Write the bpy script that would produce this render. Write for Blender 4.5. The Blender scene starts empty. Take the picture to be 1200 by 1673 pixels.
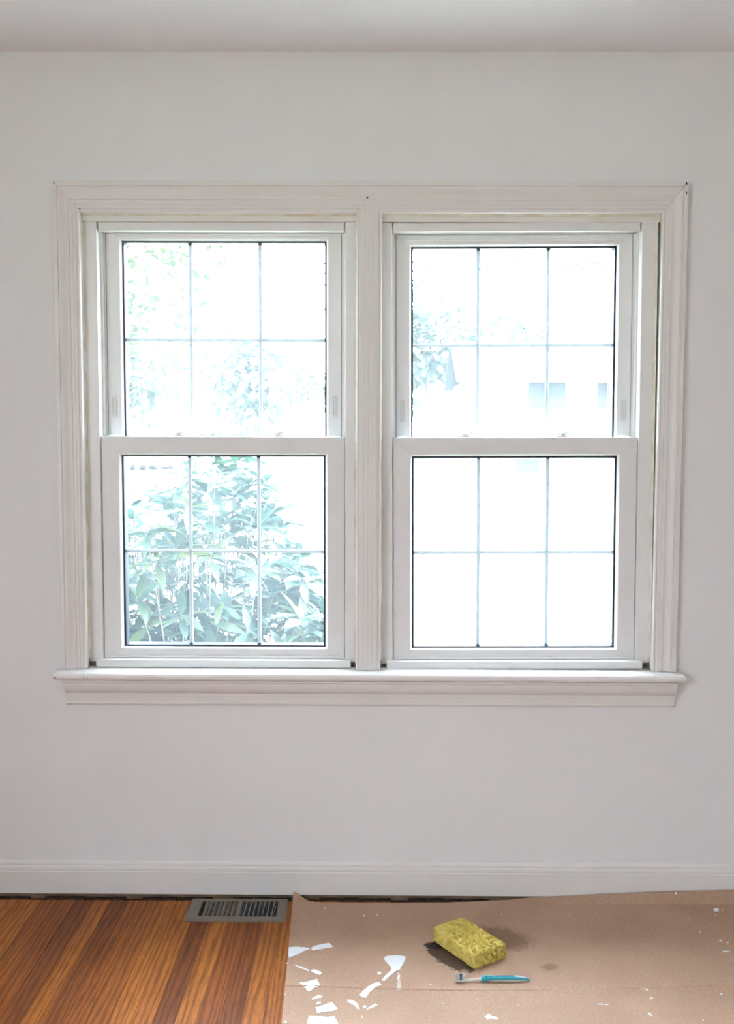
import bpy, bmesh, math, random
from mathutils import Vector, Matrix, noise

sc = bpy.context.scene
col = sc.collection
random.seed(11)

# ------------------------------------------------------------------ camera
FPX, IW, IH = 1640.0, 1200.0, 1673.0
CAM = Vector((0.0, -2.898, 1.3616)); YAW, PITCH, ROLL = 0.00705, 0.07385, 0.00297
_f = Vector((-math.sin(YAW)*math.cos(PITCH), math.cos(YAW)*math.cos(PITCH), -math.sin(PITCH)))
_r0 = Vector((math.cos(YAW), math.sin(YAW), 0)); _u0 = _r0.cross(_f)
_r = _r0*math.cos(ROLL) + _u0*math.sin(ROLL); _u = -_r0*math.sin(ROLL) + _u0*math.cos(ROLL)
cd = bpy.data.cameras.new('camera'); cam = bpy.data.objects.new('camera', cd); col.objects.link(cam)
cd.sensor_fit = 'VERTICAL'; cd.sensor_height = 36.0; cd.lens = FPX/IH*36.0
cd.clip_start = 0.05; cd.clip_end = 500
cam.matrix_world = Matrix(((_r.x, _u.x, -_f.x, CAM.x), (_r.y, _u.y, -_f.y, CAM.y), (_r.z, _u.z, -_f.z, CAM.z), (0, 0, 0, 1)))
sc.camera = cam

def ray(px, py):
    return _f + _r*((px-IW/2)/FPX) + _u*((IH/2-py)/FPX)
def on_floor(px, py, z=0.0):
    d = ray(px, py); t = (z-CAM.z)/d.z; return CAM + d*t
def on_depth(px, py, y):
    d = ray(px, py); t = (y-CAM.y)/d.y; return CAM + d*t

# ------------------------------------------------------------------ light
ZENITH = 37.0; SUN = 26.0
w = bpy.data.worlds.new('sky'); sc.world = w; w.use_nodes = True
bg = w.node_tree.nodes['Background']; bg.inputs['Color'].default_value = (0.83, 0.93, 1.06, 1)
# bright overcast sky: luminance falls smoothly from the zenith to a third of it at the horizon
_N, _L = w.node_tree.nodes, w.node_tree.links
_t = _N.new('ShaderNodeTexCoord'); _s = _N.new('ShaderNodeSeparateXYZ'); _L.new(_t.outputs['Generated'], _s.inputs[0])
_m = _N.new('ShaderNodeMapRange'); _m.inputs['From Min'].default_value = 0; _m.inputs['From Max'].default_value = 1
_m.inputs['To Min'].default_value = ZENITH/3; _m.inputs['To Max'].default_value = ZENITH
_L.new(_s.outputs['Z'], _m.inputs['Value']); _L.new(_m.outputs['Result'], bg.inputs['Strength'])

def light(name, kind, loc, look, energy, color=(1, 1, 1), **kw):
    l = bpy.data.lights.new(name, kind); l.energy = energy; l.color = color
    for k, v in kw.items(): setattr(l, k, v)
    o = bpy.data.objects.new(name, l); col.objects.link(o); o.location = loc
    o.rotation_euler = (Vector(look)-Vector(loc)).to_track_quat('-Z', 'Y').to_euler()
    return o
light('sun_offscreen', 'SUN', (0, -20, 30), (4.5, 0, 0), SUN, (1.0, 0.95, 0.86), angle=math.radians(2))
# the rest is open sky: through the double window and through the opening in the side wall that lights the room from the left

sc.view_settings.view_transform = 'Standard'; sc.view_settings.look = 'None'
sc.view_settings.exposure = 0.08; sc.view_settings.gamma = 1.0; sc.view_settings.use_curve_mapping = False
sc.cycles.use_denoising = True
sc.cycles.max_bounces = 10; sc.cycles.diffuse_bounces = 6; sc.cycles.transparent_max_bounces = 16
sc.cycles.sample_clamp_indirect = 8.0

# ------------------------------------------------------------------ helpers
class MB:
    def __init__(s): s.v = []; s.f = []
    def add(s, vs, fs):
        n = len(s.v); s.v += [tuple(p) for p in vs]; s.f += [tuple(i+n for i in q) for q in fs]; return s
    def box(s, x0, x1, y0, y1, z0, z1):
        return s.add([(x0,y0,z0),(x1,y0,z0),(x1,y1,z0),(x0,y1,z0),(x0,y0,z1),(x1,y0,z1),(x1,y1,z1),(x0,y1,z1)],
                     [(0,3,2,1),(4,5,6,7),(0,1,5,4),(1,2,6,5),(2,3,7,6),(3,0,4,7)])
    def loft(s, rings, caps=True, closed=True):
        n = len(rings[0]); vs = [p for r in rings for p in r]; fs = []
        for k in range(len(rings)-1):
            for i in range(n if closed else n-1):
                j = (i+1) % n
                fs.append((k*n+i, k*n+j, (k+1)*n+j, (k+1)*n+i))
        if caps: fs.append(tuple(range(n))[::-1]); fs.append(tuple((len(rings)-1)*n+i for i in range(n)))
        return s.add(vs, fs)
    def tube(s, pts, rad, n=8):
        pts = [Vector(p) for p in pts]
        if not hasattr(rad, '__len__'): rad = [rad]*len(pts)
        rings = []
        for i, p in enumerate(pts):
            d = (pts[min(i+1, len(pts)-1)]-pts[max(i-1, 0)]).normalized()
            a = Vector((0, 0, 1)) if abs(d.z) < 0.9 else Vector((1, 0, 0))
            u = d.cross(a).normalized(); v = u.cross(d)
            rings.append([p+(u*math.cos(2*math.pi*k/n)+v*math.sin(2*math.pi*k/n))*rad[i] for k in range(n)])
        return s.loft(rings)

def link(name, mesh, parent=None):
    o = bpy.data.objects.new(name, mesh); col.objects.link(o)
    if parent: o.parent = parent
    return o
def build(name, mb, mat, parent=None, smooth=False, bevel=0, off=None, fix=True):
    me = bpy.data.meshes.new(name)
    vs = mb.v if off is None else [(p[0]-off[0], p[1]-off[1], p[2]-off[2]) for p in mb.v]
    me.from_pydata(vs, [], mb.f)
    if fix:
        bm = bmesh.new(); bm.from_mesh(me); bmesh.ops.recalc_face_normals(bm, faces=bm.faces); bm.to_mesh(me); bm.free()
    me.materials.append(mat)
    if smooth: me.polygons.foreach_set('use_smooth', [True]*len(me.polygons))
    o = link(name, me, parent)
    if off is not None and parent is None: o.location = off
    if bevel:
        b = o.modifiers.new('bevel', 'BEVEL'); b.width = bevel; b.segments = 2; b.limit_method = 'ANGLE'; b.angle_limit = math.radians(40)
    return o
def empty(name, loc=(0, 0, 0), parent=None):
    o = bpy.data.objects.new(name, None); col.objects.link(o); o.location = loc; o.empty_display_size = 0.05
    if parent: o.parent = parent
    return o
def tag(o, label=None, cat=None, group=None, kind=None):
    for k, v in (('label', label), ('category', cat), ('group', group), ('kind', kind)):
        if v: o[k] = v
    return o

# ------------------------------------------------------------------ materials
def nodes(name):
    m = bpy.data.materials.new(name); m.use_nodes = True
    nt = m.node_tree; return m, nt, nt.nodes['Principled BSDF'], nt.nodes, nt.links
def mat(name, c, rough=0.5, var=0.0, scale=8.0, bump=0.0, bscale=200.0, metal=0.0, c2=None, spec=0.5, stretch=(1, 1, 1), lo=0.35, hi=0.65, coat=0):
    m, nt, p, N, L = nodes(name)
    p.inputs['Roughness'].default_value = rough; p.inputs['Metallic'].default_value = metal
    p.inputs['Specular IOR Level'].default_value = spec; p.inputs['Coat Weight'].default_value = coat
    tc = N.new('ShaderNodeTexCoord'); mp = N.new('ShaderNodeMapping'); mp.inputs['Scale'].default_value = stretch
    L.new(tc.outputs['Object'], mp.inputs['Vector'])
    nz = N.new('ShaderNodeTexNoise'); nz.inputs['Scale'].default_value = scale; nz.inputs['Detail'].default_value = 5
    L.new(mp.outputs['Vector'], nz.inputs['Vector'])
    rp = N.new('ShaderNodeValToRGB'); e = rp.color_ramp.elements
    e[0].position = lo; e[1].position = hi
    if c2 is None: c2 = tuple(min(1, x*(1+var)) for x in c); c = tuple(x*(1-var) for x in c)
    e[0].color = (*c, 1); e[1].color = (*c2, 1)
    L.new(nz.outputs['Fac'], rp.inputs['Fac']); L.new(rp.outputs['Color'], p.inputs['Base Color'])
    if bump:
        nb = N.new('ShaderNodeTexNoise'); nb.inputs['Scale'].default_value = bscale; nb.inputs['Detail'].default_value = 3
        L.new(mp.outputs['Vector'], nb.inputs['Vector'])
        b = N.new('ShaderNodeBump'); b.inputs['Strength'].default_value = bump; b.inputs['Distance'].default_value = 0.001
        L.new(nb.outputs['Fac'], b.inputs['Height']); L.new(b.outputs['Normal'], p.inputs['Normal'])
    return m

M = {}
M['wall'] = mat('wall_paint', (0.795, 0.79, 0.795), 0.55, 0.01, 3, 0.25, 260, spec=0.3)
M['ceiling'] = mat('ceiling_paint', (0.88, 0.89, 0.92), 0.9, 0.01, 3, 0.2, 150, spec=0.2)
M['trim'] = mat('trim_paint', (0.76, 0.735, 0.715), 0.38, 0.01, 14, 0.06, 90)
M['jamb'] = mat('jamb_paint', (0.80, 0.785, 0.74), 0.4, 0.0, 9, 0.1, 100, c2=(0.70, 0.665, 0.57), lo=0.55, hi=0.75)
M['stool'] = mat('sill_paint', (0.80, 0.78, 0.765), 0.3, 0.01, 12, 0.05, 80)
M['vinyl'] = mat('white_vinyl', (0.79, 0.79, 0.785), 0.35, 0.012, 20)
M['caulk'] = mat('old_caulk', (0.78, 0.75, 0.66), 0.55, 0, 22, 0.5, 150, c2=(0.64, 0.57, 0.43), lo=0.42, hi=0.70)
M['gasket'] = mat('black_gasket', (0.012, 0.02, 0.04), 0.4, 0.2, 60)
M['muntin'] = mat('muntin_white', (0.80, 0.84, 0.88), 0.4, 0.01, 30)
def translucent_mix(m, fac, c):
    N, L = m.node_tree.nodes, m.node_tree.links
    tl = N.new('ShaderNodeBsdfTranslucent'); tl.inputs['Color'].default_value = (*c, 1); mx = N.new('ShaderNodeMixShader'); mx.inputs['Fac'].default_value = fac
    L.new(N['Principled BSDF'].outputs[0], mx.inputs[1]); L.new(tl.outputs[0], mx.inputs[2]); L.new(mx.outputs[0], N['Material Output'].inputs['Surface'])
translucent_mix(M['muntin'], 0.09, (0.80, 0.88, 0.95))
M['clear'] = mat('lock_plastic', (0.86, 0.86, 0.87), 0.25, 0.01, 30)
M['latch'] = mat('latch_plastic', (0.66, 0.66, 0.65), 0.35, 0.02, 30)
M['dark'] = mat('dark_gap', (0.02, 0.015, 0.012), 0.9, 0.3, 40)
M['pocket_shade'] = mat('dirty_pocket_shade', (0.05, 0.03, 0.02), 0.8, 0, 90, c2=(0.16, 0.12, 0.09))
M['subfloor'] = mat('subfloor', (0.05, 0.035, 0.025), 0.9, 0.3, 20)
M['bare_wood'] = mat('bare_wood', (0.20, 0.135, 0.085), 0.9, 0.2, 20)
M['gap_shade'] = mat('gap_shade_grey', (0.06, 0.06, 0.065), 0.95, 0.2, 80)
M['duct'] = mat('galvanised_duct', (0.30, 0.30, 0.30), 0.5, 0.1, 20, metal=0.6)
M['paint'] = mat('dried_white_paint', (0.80, 0.82, 0.86), 0.35, 0.02, 60, 0.6, 220)
M['paint_thin'] = mat('thin_paint_film', (0.42, 0.30, 0.22), 0.6, 0, 90, c2=(0.78, 0.76, 0.76), lo=0.42, hi=0.62, stretch=(2, .5, 1))
M['paper'] = mat('torn_paper', (0.85, 0.85, 0.86), 0.7, 0.02, 80, 0.6, 200)
M['ink'] = mat('grey_ink', (0.35, 0.34, 0.35), 0.7, 0.1, 80)
M['register'] = mat('taupe_enamel', (0.145, 0.118, 0.088), 0.42, 0.05, 40, 0.1, 200)
M['exterior'] = mat('house_siding', (0.6, 0.6, 0.58), 0.7, 0.02, 5)

def glass_mat():
    m, nt, p, N, L = nodes('veiled_glass'); N.remove(p)
    out = N['Material Output']
    tr = N.new('ShaderNodeBsdfTransparent'); tr.inputs['Color'].default_value = (0.96, 0.985, 0.98, 1)
    gl = N.new('ShaderNodeBsdfGlossy'); gl.inputs['Roughness'].default_value = 0.02
    lw = N.new('ShaderNodeLayerWeight'); lw.inputs['Blend'].default_value = 0.5
    pw = N.new('ShaderNodeMath'); pw.operation = 'POWER'; pw.inputs[1].default_value = 4.0; L.new(lw.outputs['Facing'], pw.inputs[0])
    fr = N.new('ShaderNodeMath'); fr.operation = 'MULTIPLY_ADD'; fr.inputs[1].default_value = 0.5; fr.inputs[2].default_value = 0.02; L.new(pw.outputs[0], fr.inputs[0])
    mx = N.new('ShaderNodeMixShader'); L.new(fr.outputs[0], mx.inputs['Fac']); L.new(tr.outputs[0], mx.inputs[1]); L.new(gl.outputs[0], mx.inputs[2])
    tl = N.new('ShaderNodeBsdfTranslucent'); tl.inputs['Color'].default_value = (0.76, 0.92, 1.0, 1)
    tc = N.new('ShaderNodeTexCoord'); nz = N.new('ShaderNodeTexNoise'); nz.inputs['Scale'].default_value = 4
    L.new(tc.outputs['Object'], nz.inputs['Vector'])
    mr = N.new('ShaderNodeMapRange'); mr.inputs['To Min'].default_value = VEIL*0.85; mr.inputs['To Max'].default_value = VEIL*1.15
    L.new(nz.outputs['Fac'], mr.inputs['Value'])
    m2 = N.new('ShaderNodeMixShader'); L.new(mr.outputs['Result'], m2.inputs['Fac']); L.new(mx.outputs[0], m2.inputs[1]); L.new(tl.outputs[0], m2.inputs[2])
    L.new(m2.outputs[0], out.inputs['Surface'])
    return m
VEIL = 0.023  # bluish film strength; glare haze over the view is put into the glass
M['glass'] = glass_mat()

def leaf_mat(name, c1, c2, trans=0.35):
    m, nt, p, N, L = nodes(name)
    oi = N.new('ShaderNodeObjectInfo'); tc = N.new('ShaderNodeTexCoord')
    nz = N.new('ShaderNodeTexNoise'); nz.inputs['Scale'].default_value = 5
    L.new(tc.outputs['Object'], nz.inputs['Vector'])
    ad = N.new('ShaderNodeMath'); ad.operation = 'ADD'; L.new(oi.outputs['Random'], ad.inputs[0]); L.new(nz.outputs['Fac'], ad.inputs[1])
    rp = N.new('ShaderNodeValToRGB'); e = rp.color_ramp.elements; e[0].position = 0.5; e[1].position = 1.2
    e[0].color = (*c1, 1); e[1].color = (*c2, 1)
    md = N.new('ShaderNodeMath'); md.operation = 'MULTIPLY'; md.inputs[1].default_value = 0.75
    L.new(ad.outputs[0], md.inputs[0]); L.new(md.outputs[0], rp.inputs['Fac'])
    L.new(rp.outputs['Color'], p.inputs['Base Color']); p.inputs['Roughness'].default_value = 0.42
    tl = N.new('ShaderNodeBsdfTranslucent'); L.new(rp.outputs['Color'], tl.inputs['Color'])
    mx = N.new('ShaderNodeMixShader'); mx.inputs['Fac'].default_value = trans
    L.new(p.outputs[0], mx.inputs[1]); L.new(tl.outputs[0], mx.inputs[2]); L.new(mx.outputs[0], N['Material Output'].inputs['Surface'])
    return m
M['leaf'] = leaf_mat('rhododendron_leaf', (0.045, 0.088, 0.070), (0.12, 0.160, 0.070))
M['tree_leaf'] = leaf_mat('tree_leaf', (0.022, 0.038, 0.014), (0.055, 0.078, 0.022), 0.35)
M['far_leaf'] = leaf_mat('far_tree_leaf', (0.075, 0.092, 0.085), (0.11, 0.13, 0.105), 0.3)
M['bark'] = mat('bark', (0.20, 0.16, 0.13), 0.9, 0.3, 30, 0.5, 60)
M['grass'] = mat('lawn', (0.23, 0.245, 0.19), 0.9, 0, 3, c2=(0.30, 0.31, 0.245))
M['road'] = mat('asphalt', (0.30, 0.30, 0.31), 0.9, 0.08, 2)
M['concrete'] = mat('concrete', (0.52, 0.51, 0.49), 0.9, 0.05, 4)
M['stone'] = mat('edging_stone', (0.03, 0.03, 0.033), 0.85, 0.25, 12, 0.4, 30)
M['siding'] = mat('pale_siding', (0.66, 0.67, 0.66), 0.7, 0.02, 2)
M['roofing'] = mat('grey_shingle', (0.04, 0.043, 0.05), 0.95, 0.08, 6, spec=0.1)
M['house_glass'] = mat('dark_house_glass', (0.026, 0.029, 0.031), 0.35, 0.1, 2, spec=0.1)
M['cable'] = mat('black_cable', (0.02, 0.02, 0.022), 0.6, 0.1, 10)
M['pole'] = mat('creosote_pole', (0.16, 0.12, 0.09), 0.9, 0.2, 15)

def plank_mat():
    m, nt, p, N, L = nodes('oak_plank')
    oi = N.new('ShaderNodeObjectInfo'); tc = N.new('ShaderNodeTexCoord')
    mu = N.new('ShaderNodeVectorMath'); mu.operation = 'SCALE'; mu.inputs[0].default_value = (37, 91, 13); L.new(oi.outputs['Random'], mu.inputs['Scale'])
    ad = N.new('ShaderNodeVectorMath'); ad.operation = 'ADD'; L.new(tc.outputs['Object'], ad.inputs[0]); L.new(mu.outputs[0], ad.inputs[1])
    mp = N.new('ShaderNodeMapping'); mp.inputs['Scale'].default_value = (1, 0.055, 1); L.new(ad.outputs[0], mp.inputs['Vector'])
    wv = N.new('ShaderNodeTexWave'); wv.wave_type = 'BANDS'; wv.bands_direction = 'X'; wv.inputs['Scale'].default_value = 19
    wv.inputs['Distortion'].default_value = 13; wv.inputs['Detail'].default_value = 3; wv.inputs['Detail Scale'].default_value = 1.2
    L.new(mp.outputs[0], wv.inputs['Vector'])
    fine = N.new('ShaderNodeTexNoise'); fine.inputs['Scale'].default_value = 330; fine.inputs['Detail'].default_value = 4; L.new(mp.outputs[0], fine.inputs['Vector'])
    blot = N.new('ShaderNodeTexNoise'); blot.inputs['Scale'].default_value = 9; blot.inputs['Detail'].default_value = 3; L.new(mp.outputs[0], blot.inputs['Vector'])
    tone = N.new('ShaderNodeValToRGB'); e = tone.color_ramp.elements
    e[0].position = 0.0; e[0].color = (0.115, 0.030, 0.007, 1); e[1].position = 1.0; e[1].color = (0.66, 0.275, 0.045, 1)
    x = e.new(0.45); x.color = (0.285, 0.080, 0.013, 1); x = e.new(0.75); x.color = (0.43, 0.145, 0.020, 1)
    sm = N.new('ShaderNodeMath'); sm.operation = 'MULTIPLY_ADD'; sm.inputs[1].default_value = 0.5; L.new(blot.outputs['Fac'], sm.inputs[0])
    hf = N.new('ShaderNodeMath'); hf.operation = 'MULTIPLY_ADD'; hf.inputs[1].default_value = 0.62; hf.inputs[2].default_value = -0.10
    L.new(oi.outputs['Random'], hf.inputs[0]); L.new(hf.outputs[0], sm.inputs[2]); L.new(sm.outputs[0], tone.inputs['Fac'])
    g = N.new('ShaderNodeMix'); g.data_type = 'RGBA'; g.blend_type = 'MULTIPLY'
    gr = N.new('ShaderNodeValToRGB'); gr.color_ramp.elements[0].position = 0.15; gr.color_ramp.elements[0].color = (0.42, 0.36, 0.32, 1); gr.color_ramp.elements[1].position = 0.6
    gr.color_ramp.elements[1].color = (1.12, 1.1, 1.05, 1)
    L.new(wv.outputs['Fac'], gr.inputs['Fac']); g.inputs['Factor'].default_value = 0.6
    L.new(tone.outputs['Color'], g.inputs['A']); L.new(gr.outputs['Color'], g.inputs['B'])
    g2 = N.new('ShaderNodeMix'); g2.data_type = 'RGBA'; g2.blend_type = 'MULTIPLY'; g2.inputs['Factor'].default_value = 0.6
    fr = N.new('ShaderNodeValToRGB'); fr.color_ramp.elements[0].position = 0.38; fr.color_ramp.elements[0].color = (0.5, 0.45, 0.4, 1); fr.color_ramp.elements[1].position = 0.55
    L.new(fine.outputs['Fac'], fr.inputs['Fac']); L.new(g.outputs['Result'], g2.inputs['A']); L.new(fr.outputs['Color'], g2.inputs['B'])
    L.new(g2.outputs['Result'], p.inputs['Base Color'])
    p.inputs['Roughness'].default_value = 0.42; p.inputs['Specular IOR Level'].default_value = 0.22
    b = N.new('ShaderNodeBump'); b.inputs['Strength'].default_value = 0.25; b.inputs['Distance'].default_value = 0.0006
    L.new(fine.outputs['Fac'], b.inputs['Height']); L.new(b.outputs['Normal'], p.inputs['Normal'])
    return m
M['plank'] = plank_mat()
M['block'] = mat('dusty_floor_edge', (0.025, 0.017, 0.012), 0.95, 0, 40, 0.6, 120, spec=0.05, c2=(0.075, 0.055, 0.04))

def cardboard_mat():
    m, nt, p, N, L = nodes('kraft_cardboard')
    tc = N.new('ShaderNodeTexCoord')
    nz = N.new('ShaderNodeTexNoise'); nz.inputs['Scale'].default_value = 260; nz.inputs['Detail'].default_value = 4; L.new(tc.outputs['Object'], nz.inputs['Vector'])
    bz = N.new('ShaderNodeTexNoise'); bz.inputs['Scale'].default_value = 5; bz.inputs['Detail'].default_value = 6; L.new(tc.outputs['Object'], bz.inputs['Vector'])
    r1 = N.new('ShaderNodeValToRGB'); r1.color_ramp.elements[0].position = 0.3; r1.color_ramp.elements[0].color = (0.365, 0.222, 0.142, 1)
    r1.color_ramp.elements[1].position = 0.7; r1.color_ramp.elements[1].color = (0.505, 0.332, 0.238, 1); L.new(nz.outputs['Fac'], r1.inputs['Fac'])
    mx = N.new('ShaderNodeMix'); mx.data_type = 'RGBA'; mx.blend_type = 'MULTIPLY'; mx.inputs['Factor'].default_value = 1
    r2 = N.new('ShaderNodeValToRGB'); r2.color_ramp.elements[0].position = 0.3; r2.color_ramp.elements[0].color = (0.86, 0.84, 0.82, 1); r2.color_ramp.elements[1].position = 0.65
    L.new(bz.outputs['Fac'], r2.inputs['Fac']); L.new(r1.outputs['Color'], mx.inputs['A']); L.new(r2.outputs['Color'], mx.inputs['B'])
    cur = mx.outputs['Result']
    # wet stains, a darker patch and a smudge: (centre, half sizes, rotation, ragged edge, colour factor, sharpness)
    rag = N.new('ShaderNodeTexNoise'); rag.inputs['Scale'].default_value = 70; rag.inputs['Detail'].default_value = 4; L.new(tc.outputs['Object'], rag.inputs['Vector'])
    for (cx, cy), (hx, hy), rot, ragged, c, soft in DARK_MARKS:
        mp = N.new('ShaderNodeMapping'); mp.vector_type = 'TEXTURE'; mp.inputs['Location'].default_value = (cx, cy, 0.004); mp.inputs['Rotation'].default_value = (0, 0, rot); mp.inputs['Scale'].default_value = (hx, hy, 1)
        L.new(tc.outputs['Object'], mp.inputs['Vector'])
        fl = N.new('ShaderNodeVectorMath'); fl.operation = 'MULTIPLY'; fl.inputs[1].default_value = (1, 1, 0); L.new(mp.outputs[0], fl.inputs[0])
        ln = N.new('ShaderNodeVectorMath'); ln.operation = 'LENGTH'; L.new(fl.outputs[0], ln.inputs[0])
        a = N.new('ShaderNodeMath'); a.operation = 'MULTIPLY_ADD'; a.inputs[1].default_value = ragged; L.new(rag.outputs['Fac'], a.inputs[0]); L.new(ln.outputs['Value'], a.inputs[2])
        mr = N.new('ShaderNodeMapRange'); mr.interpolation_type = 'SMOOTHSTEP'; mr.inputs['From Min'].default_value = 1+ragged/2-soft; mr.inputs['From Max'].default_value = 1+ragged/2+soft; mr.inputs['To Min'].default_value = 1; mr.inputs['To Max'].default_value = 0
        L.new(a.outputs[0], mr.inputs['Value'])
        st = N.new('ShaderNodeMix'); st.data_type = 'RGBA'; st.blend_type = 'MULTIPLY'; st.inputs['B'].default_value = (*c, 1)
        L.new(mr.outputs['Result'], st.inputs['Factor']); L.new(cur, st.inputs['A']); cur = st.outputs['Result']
    L.new(cur, p.inputs['Base Color']); p.inputs['Roughness'].default_value = 0.58; p.inputs['Specular IOR Level'].default_value = 0.32
    b = N.new('ShaderNodeBump'); b.inputs['Strength'].default_value = 0.15; b.inputs['Distance'].default_value = 0.0008
    L.new(nz.outputs['Fac'], b.inputs['Height']); L.new(b.outputs['Normal'], p.inputs['Normal'])
    return m
DARK_MARKS = [((0.205, -0.358), (0.085, 0.040), math.radians(-56), 0.75, (0.13, 0.10, 0.09), 0.10),
          ((0.163, -0.300), (0.026, 0.016), math.radians(-20), 0.9, (0.16, 0.12, 0.11), 0.12),
          ((0.345, -0.255), (0.085, 0.055), math.radians(-25), 0.9, (0.60, 0.56, 0.52), 0.30),  # darker ragged patch right of the sponge
          ((0.455, -0.405), (0.022, 0.016), 0.3, 0.8, (0.62, 0.62, 0.60), 0.5)]
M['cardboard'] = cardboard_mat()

# ------------------------------------------------------------------ room shell
X0, X1, YB, H = -2.05, 2.25, -4.6, 2.44
OX0, OX1, OZ0, OZ1 = -0.852, 0.824, 0.655, 2.012      # opening for the double window
WT = 0.16
def wall_with_hole(name, y0, y1, x0, x1, z0, z1, hx0, hx1, hz0, hz1, m, label):
    b = MB(); xs = [x0, hx0, hx1, x1]; zs = [z0, hz0, hz1, z1]
    vs = [(x, y, z) for y in (y0, y1) for z in zs for x in xs]
    I = lambda k, j, i: k*16+j*4+i
    fs = []
    for j in range(3):
        for i in range(3):
            if i == 1 and j == 1: continue
            fs.append((I(0,j,i), I(0,j,i+1), I(0,j+1,i+1), I(0,j+1,i))); fs.append((I(1,j,i), I(1,j+1,i), I(1,j+1,i+1), I(1,j,i+1)))
    for i in range(3):
        fs.append((I(0,0,i), I(1,0,i), I(1,0,i+1), I(0,0,i+1))); fs.append((I(0,3,i), I(0,3,i+1), I(1,3,i+1), I(1,3,i)))
        fs.append((I(0,i,0), I(0,i+1,0), I(1,i+1,0), I(1,i,0))); fs.append((I(0,i,3), I(1,i,3), I(1,i+1,3), I(0,i+1,3)))
    fs += [(I(0,1,1), I(0,1,2), I(1,1,2), I(1,1,1)), (I(0,2,1), I(1,2,1), I(1,2,2), I(0,2,2)), (I(0,1,1), I(1,1,1), I(1,2,1), I(0,2,1)), (I(0,1,2), I(0,2,2), I(1,2,2), I(1,1,2))]
    b.add(vs, fs)
    return tag(build(name, b, m), label, 'wall', kind='structure')
wall_with_hole('wall_front', 0, WT, X0, X1, -0.03, H, OX0, OX1, OZ0, OZ1, M['wall'], 'white painted wall holding the double window')
tag(build('wall_back', MB().box(X0, X1, YB-0.15, YB, -0.03, H), M['wall']), 'plain white painted wall facing the window wall', 'wall', kind='structure')
wl = wall_with_hole('wall_left', 0, 0.12, YB-0.15, WT, -0.03, H, -3.75, -2.45, 0.90, 2.05, M['wall'], 'white painted side wall left of the window')
wl.rotation_euler = (0, 0, math.pi/2); wl.location = (X0, 0, 0)
tag(build('wall_right', MB().box(X1, X1+0.12, YB-0.15, WT, -0.03, H), M['wall']), 'white painted side wall right of the window', 'wall', kind='structure')
tag(build('ceiling', MB().box(X0-0.12, X1+0.12, YB-0.15, WT+0.0, H, H+0.16), M['ceiling']), 'plain white painted ceiling above the window wall', 'ceiling', kind='structure')
tag(build('trim_9', MB().box(X0-0.5, X1+0.5, YB-0.6, WT+0.06, H+0.16, H+0.30), M['exterior']), 'roof slab with eave above the room', 'roof', kind='structure')

# floor: planks run towards the window wall
floor = tag(empty('floor'), 'worn orange brown oak strip floor', 'floor', kind='structure')
HX0, HX1, HY0, HY1 = -0.4975-0.0005, -0.2745+0.0005, -0.1435-0.0005, -0.051+0.0005      # hole for the register's duct
build('subfloor', MB().box(X0, HX0, YB, 0.0, -0.045, -0.030).box(HX1, X1, YB, 0.0, -0.045, -0.030).box(HX0, HX1, YB, HY0, -0.045, -0.030).box(HX0, HX1, HY1, 0.0, -0.045, -0.030), M['subfloor'], floor)
PW = 0.0515; n = 0
x = -2.045
ph0 = on_floor(140, 1673).x            # joint that lines up with the pale board
x = ph0 - math.ceil((ph0-X0)/PW)*PW + PW
protos = {}
rnd = random.Random(5)
while x + PW < X1:
    y = -0.036; first = True
    while y > YB + 0.05:
        ln = rnd.choice((0.9, 1.2, 1.5, 1.8, 2.1))
        if first: ln = rnd.choice((0.7, 1.0, 1.3, 1.6, 1.9)); first = False
        ln = round(min(ln, y - YB - 0.002), 3)
        if y - ln - YB < 0.3: ln = round(y - YB - 0.002, 3)
        key = ln
        if y == -0.036 and x < HX1 and x+PW > HX0:          # board cut round the duct
            cx_, cy_ = x+PW/2, y-ln/2; hw = PW/2-0.0002; hl = ln/2-0.0003
            b = MB(); b.box(-hw, hw, -hl, HY0-cy_, -0.018, 0).box(-hw, hw, HY1-cy_, hl, -0.018, 0)
            if x < HX0: b.box(-hw, HX0-cx_, HY0-cy_, HY1-cy_, -0.018, 0)
            if x+PW > HX1: b.box(HX1-cx_, hw, HY0-cy_, HY1-cy_, -0.018, 0)
            o = build('plank', b, M['plank'], floor); o.location = (cx_, cy_, 0); n += 1; y -= ln; continue
        if key not in protos:
            b = MB(); hw = PW/2-0.0002; hl = ln/2-0.0003; c = 0.0006
            b.loft([[(-hw, s*hl, -0.018), (hw, s*hl, -0.018), (hw, s*hl, -c), (hw-c, s*hl, 0), (-hw+c, s*hl, 0), (-hw, s*hl, -c)] for s in (-1, 1)])
            me = build('plank', b, M['plank'], floor); me.location = (x+PW/2, y-ln/2, rnd.uniform(-0.0006, 0)); protos[key] = me.data
        else:
            o = link('plank', protos[key], floor); o.location = (x+PW/2, y-ln/2, rnd.uniform(-0.0006, 0))
        n += 1; y -= ln
    x += PW
build('sole_plate', MB().box(X0, X1, -0.004, -0.0005, -0.030, 0.0085), M['bare_wood'], floor)
# rough cut edge of the floor under the baseboard
x = X0+0.01; k = 0; bm_ = {}
while x < X1-0.08:
    ln = rnd.choice((0.045, 0.06, 0.075, 0.05))
    if ln not in bm_:
        o = build('edge_block', MB().box(-ln/2+0.001, ln/2-0.001, -0.016, 0.0125, -0.02, -0.001), M['block'], floor); bm_[ln] = o.data
    else: o = link('edge_block', bm_[ln], floor)
    o.location = (x+ln/2, -0.019+rnd.uniform(-0.001, 0.001), (-0.001, -0.003, -0.002, -0.0085, -0.0015)[k % 5]); x += ln; k += 1

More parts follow.
